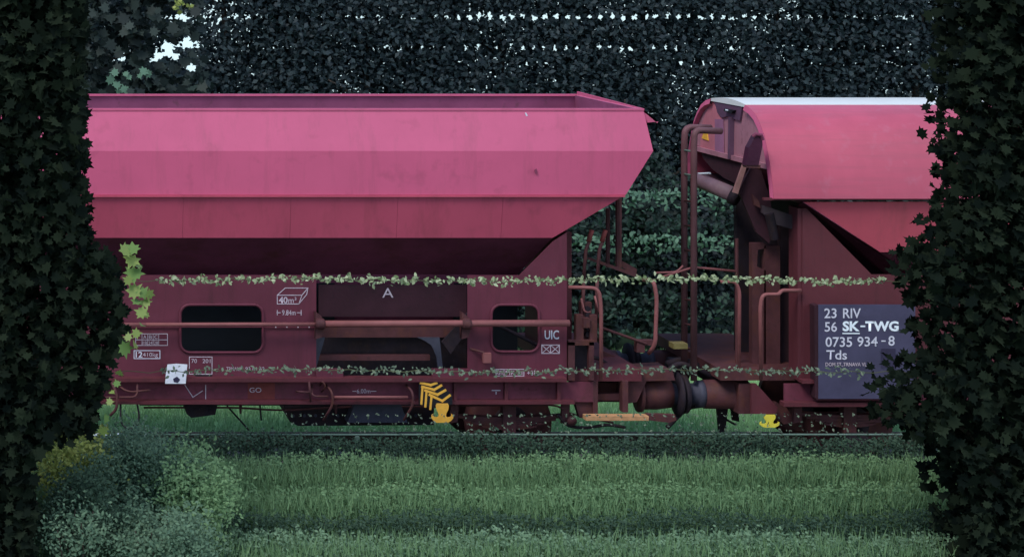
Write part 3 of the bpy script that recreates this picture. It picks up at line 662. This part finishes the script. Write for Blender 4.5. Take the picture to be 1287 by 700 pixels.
def ZW(py, Y): return HGT - (np.asarray(py)+38) * (DIST+Y) / (115*DIST)

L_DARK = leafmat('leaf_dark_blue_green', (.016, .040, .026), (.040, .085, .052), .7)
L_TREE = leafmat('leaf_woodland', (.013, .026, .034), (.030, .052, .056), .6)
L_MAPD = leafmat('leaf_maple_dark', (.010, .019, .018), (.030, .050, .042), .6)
L_SHADE = leafmat('leaf_maple_painted_shade', (.004, .007, .006), (.016, .024, .014), 1.0, .1)  # near-black colour paints the shade into the leaves
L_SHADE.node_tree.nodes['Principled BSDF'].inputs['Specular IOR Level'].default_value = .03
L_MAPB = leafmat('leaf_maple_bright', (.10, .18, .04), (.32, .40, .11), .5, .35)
L_MAPB2 = leafmat('leaf_maple_green', (.10, .20, .05), (.16, .26, .07), .6, .3)
L_PALE = leafmat('leaf_pale', (.05, .12, .075), (.13, .25, .165), .6)
L_MID = leafmat('leaf_mid', (.045, .115, .050), (.12, .24, .10), .6)
L_GREY = leafmat('leaf_grey_green', (.055, .12, .065), (.13, .23, .13), .7)
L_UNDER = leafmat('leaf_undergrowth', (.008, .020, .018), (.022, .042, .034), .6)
L_BRAM = leafmat('leaf_bramble', (.018, .045, .035), (.04, .085, .06), .6)
L_IVY = leafmat('leaf_ivy', (.02, .05, .032), (.05, .095, .06), .6)
L_YEL = leafmat('leaf_yellow_green', (.16, .22, .045), (.40, .45, .12), .6, .35)
L_VINE = leafmat('leaf_vine', (.14, .20, .08), (.46, .52, .32), .6, .3)
L_VINE2 = leafmat('leaf_vine_dull', (.07, .10, .07), (.20, .26, .17), .6, .3)
L_GRASS = leafmat('grass_blade', (.26, .46, .22), (.40, .62, .34), .6)

def limb(b, p, q, r0, r1, n=5, wob=.12):
    p, q = Vector(p), Vector(q); pts = [p.lerp(q, i/n) + (Vector((random.gauss(0, wob), random.gauss(0, wob), random.gauss(0, wob*.5))) * (0 < i < n)) for i in range(n+1)]
    b.tube(pts, r0, 8, r1); return pts
def tree(name, x, y, h, label, group, crown_fn, m, shape, size, trunk_r=.12, z0=-.4, lean=0, face=None, ll=1.0):
    t = empty(name, (x, y, z0), label, 'tree', group)
    b = B(); tr = limb(b, (x, y, z0-.05), (x+lean, y, z0+h*.92), trunk_r, trunk_r*.3, 8, .05); trunk = b.out('trunk', BARK, t, True)
    for k in range(9):
        p = tr[2 + k % 6]; a = random.uniform(0, 6.28); L = random.uniform(.6, 1.3)*ll
        b = B(); limb(b, p, p + Vector((math.cos(a)*L, math.sin(a)*L*.5, random.uniform(.3, .9))), trunk_r*.35, .012, 4, .05); b.out('limb', BARK, trunk, True)
    pts = crown_fn()
    leaves('crown', pts, size, m, shape, t, face)
    return t
# woodland wall behind: seven trees, thin crowns with real gaps
holes = []
for i in range(-30, 140):
    px = 275 + i*13.9
    for py, r in ((22, .022), (60, .008), (62, .006), (80, .004)):
        if r > 0.02 or random.random() < .6: holes.append((px + random.uniform(-1, 1) + (py*.3), py + random.uniform(-.7, .7), r))
holes_big = [(145, 72, .055), (149, 78, .04), (163, 68, .03), (168, 69, .03), (201, 56, .07), (207, 57, .06), (197, 63, .05), (202, 66, .05), (211, 72, .04), (193, 73, .05), (200, 50, .03), (233, 54, .07), (241, 54, .05), (226, 55, .03), (229, 22.5, .06), (221, 22, .04), (229, 85, .05), (233, 86, .05), (243, 86, .04), (157, 33, .03), (224, 73, .04), (218, 70, .04), (184, 80, .02), (215, 60, .03)]
YT_ = 11.0
holes += [(a, b_, c*1.25) for a, b_, c in holes_big]
def carve(pts, Y, hs):
    d = np.array((.30, -.012))                          # gaps run back in the same slanting direction for every tree
    keep = np.ones(len(pts), bool)
    for px, py, r in hs:
        x = XW(px, Y); z = ZW(py, Y); dy = pts[:, 1]-Y
        keep &= ((pts[:, 0]-x-dy*d[0])**2 + (pts[:, 2]-z-dy*d[1])**2) > (r+.035)**2
    return pts[keep]
def woodcrown(x, y, w_, h, n):
    def f():
        cl = []
        nc = int(w_*h*9)
        cx = rng.uniform(-w_/2, w_/2, nc); cz = rng.uniform(0, h, nc); cy = rng.uniform(-.45, .45, nc)
        idx = rng.integers(0, nc, n); p = np.stack([cx[idx], cy[idx], cz[idx]], 1) + rng.normal(0, .30, (n, 3))*np.array([1.2, .6, 1.0])
        p[:, 0] += x; p[:, 1] += y; p[:, 2] += -.1
        return carve(p, YT_, holes)
    return f
kinds = ['dark broadleaf tree of the wood behind, %s']
where = ['farthest left, past the frame edge', 'behind the leftmost wagon panels', 'behind the left wagon left of its middle', 'behind the middle of the left wagon', 'behind the left wagon right of its middle', 'behind the end board of the left wagon', 'behind the gap between the wagons', 'behind the ladder and roof end', 'behind the roof of the right wagon', 'behind the far right end of the roof', 'past the right frame edge']
for k in range(11):
    x = -8.6 + k*2.25; y = YT_ + (k % 2)*.25
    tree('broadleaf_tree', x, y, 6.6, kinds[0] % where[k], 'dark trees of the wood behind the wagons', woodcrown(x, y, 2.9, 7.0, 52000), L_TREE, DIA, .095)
# low scrub in front of the wood, seen between the wagons
def scrub(n, x0, x1, y0, y1, z0, z1):
    nc = int((x1-x0)*(z1-z0)*7); c = np.stack([rng.uniform(x0, x1, nc), rng.uniform(y0, y1, nc), rng.uniform(z0, z1, nc)], 1)
    return c[rng.integers(0, nc, n)] + rng.normal(0, .12, (n, 3))
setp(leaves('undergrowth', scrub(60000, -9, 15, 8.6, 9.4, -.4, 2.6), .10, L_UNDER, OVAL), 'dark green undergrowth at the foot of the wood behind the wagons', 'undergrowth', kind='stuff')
pp = []
for py, n_, sp in ((243, 10, .05), (251, 8, .05), (262, 4, .04), (300, 12, .05), (307, 6, .04), (315, 5, .035)):
    for px in np.arange(560, 1010, 13.9):
        pp.append(np.stack([XW(px, 8.1) + rng.normal(0, sp, n_), 8.1 + rng.normal(0, .1, n_), ZW(py, 8.1) + rng.normal(0, sp*.7, n_)], 1))
setp(leaves('pale_painted_leaves', np.concatenate(pp), .085, L_PALE, OVAL), 'rows of bramble leaves coloured pale green as if lit, in the gap between the wagons', 'leaves', kind='stuff')  # lit look comes from the pale leaf colour
pm = [];
for px in np.arange(560, 1010, 13.9):
    for py in (228, 276, 285, 330, 375, 395, 420):
        pm.append(np.stack([XW(px+rng.uniform(-2, 2), 8.3) + rng.normal(0, .06, 6), 8.3 + rng.normal(0, .1, 6), ZW(py, 8.3) + rng.normal(0, .05, 6)], 1))
setp(leaves('bramble_leaves', np.concatenate(pm), .09, L_BRAM, OVAL), 'mid green bramble foliage in the gap between the wagons', 'leaves', kind='stuff')
# maple standing behind the left wagon (big leaves at the top left)
def maple_back():
    n = 5200; p = np.stack([rng.uniform(XW(-60, 5), XW(262, 5), n), 5 + rng.normal(0, .22, n), rng.uniform(ZW(118, 5)-1.4, 6.6, n)], 1)
    lim = XW(268, 5) - .25*np.abs(rng.normal(0, 1, n)); p = p[p[:, 0] < lim]
    return carve(p, 5.0, [(a, b_, c*1.15) for a, b_, c in holes_big])
mt = tree('maple_tree', XW(60, 5), 5.2, 6.6, 'big leaved dark maple rising behind the left end of the open wagon', None, maple_back, L_MAPD, MAPLE, .17, .10)
q = [(143, 92), (139, 101), (146, 108), (158, 94), (162, 98), (155, 112), (180, 91), (185, 93), (160, 115), (148, 115), (176, 96)]
for a, b_ in q: leaves('leaf', [(XW(a, 4.4), 4.4, ZW(b_, 4.4))], .13, L_PALE, MAPLE, mt, (0, -1, .3), .4)
q = [(rng.normal(228, 6), rng.normal(8, 4)) for _ in range(14)]
leaves('yellowing_spray', [(XW(a, 4.4), 4.4, ZW(b_, 4.4)) for a, b_ in q], .07, L_YEL, MAPLE, mt, (0, -1, .3), .6)

setp(B().box((-14, 3.25, -.35), (20, 8.9, -.33)).out('meadow', mat('meadow_green', (.20, .38, .15), .9, .3, 3)), kind='structure')
# meadow grass beyond the track
n = 60000; setp(leaves('meadow_grass', np.stack([rng.uniform(-8, 14, n), rng.uniform(3.0, 8.6, n), np.full(n, -.34)], 1), .15, L_GRASS, BLADE, up=True), 'bright green meadow grass seen beneath the wagons', 'grass', kind='stuff')

# hedge bank in front, row by row
def row(name, Y, top, px0, px1, m, size, n, label, shape=OVAL, depth=.3, amp=.05, face=(0, -.7, .7)):
    px = rng.uniform(px0, px1, n); x = XW(px, Y) ; ph = px/13.9*2*math.pi
    t = ZW(top, Y) + amp*(np.cos(ph)*.5 + .5*np.cos(ph*.5+Y)) * .5 + .035*np.sin(px*.021+Y*3)
    u = rng.power(1.6, n); z = -.42 + (t+.42)*u; y = Y + depth*rng.uniform(-1, 1, n) * (1.15-u*.75)
    jit = rng.normal(0, .02, (n, 3)); p = np.stack([x, y, z], 1) + jit
    return setp(leaves(name, p, size, m, shape, None, face, 1.1), label, 'hedge plants', kind='stuff')
L_MIDH = leafmat('leaf_bank', (.13, .235, .105), (.21, .345, .165), .8, .35)
L_DARKH = leafmat('leaf_bank_dark', (.034, .072, .044), (.058, .108, .066), .8, .3)
L_GREYH = leafmat('leaf_bank_grey', (.12, .21, .12), (.20, .32, .19), .8, .35)
row('dark_hedge', -1.6, 549, -120, 1420, L_DARKH, .036, 80000, 'dark blue green low hedge directly below the steel rail', depth=.35, amp=.03)
row('nettle_bank', -2.4, 578, -120, 1420, L_MIDH, .032, 90000, 'mid green nettle bank in front of the dark hedge', amp=.09, depth=.4)
row('leafy_fringe', -2.95, 614, -120, 1420, L_MIDH, .034, 60000, 'lighter green leafy fringe half way down the bank', amp=.08, depth=.4)
row('ivy_band', -3.4, 648, -120, 1420, L_DARKH, .034, 40000, 'dark ivy band running along the lower bank', depth=.3, amp=.07)
row('grey_green_fringe', -3.9, 675, -120, 1420, L_GREYH, .034, 50000, 'pale grey green plants along the bottom edge', amp=.09, depth=.4)
row('grey_green_base', -4.6, 715, -120, 1420, L_GREYH, .04, 20000, 'pale grey green ground cover nearest the camera', amp=.08)
def bladerow(Y, top, n, seed):
    px = rng.uniform(-120, 1420, n); x = XW(px, Y)
    return np.stack([x, Y + rng.uniform(-.3, .3, n), ZW(top, Y) - rng.uniform(.05, .35, n)], 1)
setp(leaves('bank_grass', np.concatenate([bladerow(-2.5, 582, 26000, 1), bladerow(-3.0, 618, 20000, 2), bladerow(-3.95, 678, 14000, 3)]), .125, L_MIDH, BLADE, up=True), 'fine grass blades growing up between the bank plants', 'grass', kind='stuff')
# steel rail along the hedge
gr = empty('steel_rail', (XW(100, -1.9), -1.9, -.36), 'thin mossy horizontal steel rail along the top of the hedge', 'rail')
Yr = -1.5
b = B(); b.tube([(XW(188, Yr), Yr, ZW(546, Yr)), (XW(1500, Yr), Yr, ZW(546, Yr))], .011, 8); b.out('rail_bar', GALV, gr, True)
b = B(); b.tube([(XW(-120, Yr), Yr, ZW(546.5, Yr)), (XW(187, Yr), Yr, ZW(546.5, Yr))], .02, 8); b.out('bright_rail_bar', GALVW, gr, True)
b = B(); b.tube([(XW(120, Yr), Yr-.1, ZW(557, Yr)), (XW(155, Yr), Yr-.1, ZW(555.5, Yr))], .006, 8); b.out('wire', GALVW, gr, True)
for k in range(9):
    px = -60 + k*170; x = XW(px, Yr); B().box((x-.02, Yr+.05, -.42), (x+.02, Yr+.09, ZW(550, Yr))).out('post', GALV, gr)
# tips of tall weeds rising above the rail
pp = []
for px in np.arange(362, 1075, 13.9):
    for py in (522, 533, 541):
        pp.append(np.stack([XW(px+rng.uniform(-1.5, 1.5) + (py-522)*.4, -1.75) + rng.normal(0, .014, 3), -1.75 + rng.normal(0, .03, 3), ZW(py, -1.75)+rng.normal(0, .012, 3)], 1))
setp(leaves('weed_tips', np.concatenate(pp), .03, L_VINE2, OVAL), 'tiny grey green weed tips rising in rows before the wagon springs', 'weeds', kind='stuff')

L_SHR = leafmat('leaf_thicket', (.075, .14, .09), (.14, .23, .14), .8, .3)
# left shrubs
def shrub(name, px0, px1, top, bot, Y, m, size, n, label, shape=OVAL, depth=.45):
    cx = float(XW((px0+px1)/2, Y)); t = empty(name, (cx, Y, -.42), label, 'shrub')
    w_ = float(XW(px1, Y)-XW(px0, Y))/2; ztop = float(ZW(top, Y)); zb = max(-.42, float(ZW(bot, Y)))
    b = B()
    for k in range(6):
        limb(b, (cx+random.uniform(-.1, .1), Y, -.45), (cx+random.uniform(-w_, w_)*.7, Y+random.uniform(-.2, .2), ztop - random.uniform(.05, .3)), .014, .005, 4, .02)
    b.out('stems', BARK, t)
    nc = 70; th = rng.uniform(0, 2*math.pi, nc); r = np.sqrt(rng.uniform(0, 1, nc))
    c = np.stack([cx + w_*r*np.cos(th), Y + depth*rng.uniform(-1, 1, nc), (ztop+zb)/2 + (ztop-zb)/2*r*np.sin(th)], 1)
    p = c[rng.integers(0, nc, n)] + rng.normal(0, .085, (n, 3)); leaves('foliage', p, size, m, shape, t)
    return t
shrub('shrub', 58, 142, 546, 625, -3.0, L_YEL, .045, 3500, 'yellow green shrub glowing at the left below the dark maple')
shrub('shrub', 95, 250, 552, 700, -3.3, L_SHR, .036, 20000, 'grey green shrub in the lower left, beside the yellow green one')
shrub('shrub', 60, 150, 600, 720, -3.9, L_DARKH, .038, 9000, 'dark leaved shrub in the bottom left corner')
shrub('shrub', 205, 280, 575, 670, -3.7, L_MIDH, .036, 8000, 'fresh green shrub where the left thicket meets the long hedge')
shrub('shrub', 150, 260, 640, 730, -4.4, L_SHR, .036, 9000, 'low pale shrub on the bottom edge, below the fresh green one')
shrub('shrub', 60, 130, 632, 700, -4.3, L_SHR, .036, 1500, 'sparse twiggy shrub with pale leaves at the lower left edge')
shrub('shrub', 120, 215, 560, 640, -2.7, L_SHR, .036, 8000, 'soft bluish shrub just below the bright end of the steel rail')

# maples added to blacken both sides, shade in the leaf colour, bright inner leaves
YM = -4.2
def added_side_maple(side):
    if side < 0: key = [(-60, 117), (120, 116), (250, 119), (300, 122), (325, 150), (360, 165), (410, 168), (450, 152), (500, 133), (538, 126), (550, 75), (575, 52), (640, 52), (720, 50), (820, 40)]
    else: key = [(-60, 1180), (120, 1177), (255, 1175), (275, 1158), (325, 1124), (350, 1122), (385, 1142), (440, 1150), (470, 1104), (500, 1092), (535, 1096), (555, 1150), (580, 1170), (720, 1180), (820, 1190)]
    ky, kx = zip(*key)
    def crown():
        n = 22000; py = rng.uniform(-260, 740, n); edge = np.interp(py, ky, kx)
        if side < 0: px = edge - 7 - np.abs(rng.normal(0, 1, n))*3 - rng.uniform(0, 1, n)**.9*(edge+150)
        else: px = edge + 14 + np.abs(rng.normal(0, 1, n))*3 + rng.uniform(0, 1, n)**.9*(1470-edge)
        Y = YM + rng.uniform(-.5, .5, n)
        return np.stack([XW(px, YM), Y, ZW(py, YM)], 1)
    x = float(XW(15 if side < 0 else 1250, YM)); lab = ('added near-black maple filling the dark left edge with bright yellow green leaves on its inner side' if side < 0 else 'added near-black foliage filling the dark right edge, over the number board end')
    t = tree('added_dark_maple', x, YM+.1, 7.2, lab, None, crown, L_SHADE, MAPLE, .12, .11, -.42, 0, None, .3)
    return t
ml = added_side_maple(-1); mr = added_side_maple(1)
q = [(157, 316, .15), (166, 316, .14), (165, 330, .17), (172, 336, .12), (168, 347, .17), (160, 352, .13), (170, 366, .15), (180, 368, .17), (186, 371, .12), (183, 382, .11), (172, 380, .12), (176, 392, .13), (182, 395, .09), (178, 410, .1), (172, 420, .1), (168, 433, .1), (156, 440, .14), (160, 424, .1), (150, 468, .09), (146, 482, .08), (140, 492, .08), (138, 505, .07), (132, 528, .12), (128, 540, .13)]
for a, b_, s_ in q:
    pass
pos = [(XW(a, YM-.62), YM-.62 + random.uniform(-.05, .05), ZW(b_, YM-.62)) for a, b_, s_ in q]
for k, (p_, q_) in enumerate(zip(pos, q)):
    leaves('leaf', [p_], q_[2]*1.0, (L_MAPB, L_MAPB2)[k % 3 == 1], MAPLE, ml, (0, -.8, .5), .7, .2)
# climbing stems strung across, leaves in even clumps
def vine(py, px0, px1, m, n_, size, sp, label, stem=True, step=13.9):
    Y = YM+.2; t = empty('creeper', (float(XW(px0, Y)), Y, float(ZW(py, Y))), label, 'creeper')
    pts = [(float(XW(p, Y)), Y + .01*math.sin(p), float(ZW(py + 1.3*math.sin(p*.31) + 1.6*math.sin(p*.013), Y))) for p in range(int(px0-60), int(px1+60), 14)]
    b = B(); b.tube(pts, .0035, 5); b.out('stem', TWIG, t)
    a = []
    for p in np.arange(px0, px1, step):
        a.append(np.stack([XW(p, Y)+rng.normal(0, sp, n_), Y+rng.normal(0, .03, n_), ZW(py + 1.3*math.sin(p*.31) + 1.6*math.sin(p*.013), Y)+rng.normal(0, sp*.8, n_)], 1))
    leaves('foliage', np.concatenate(a), size, m, OVAL, t, (0, -.8, .5), .8)
vine(352, 203, 1112, L_VINE, 15, .042, .021, 'leafy green creeper strung right across the wagons at mid height')
vine(466, 205, 1092, L_VINE2, 9, .038, .024, 'thinner dull creeper strung across just above the wagon sole bars')
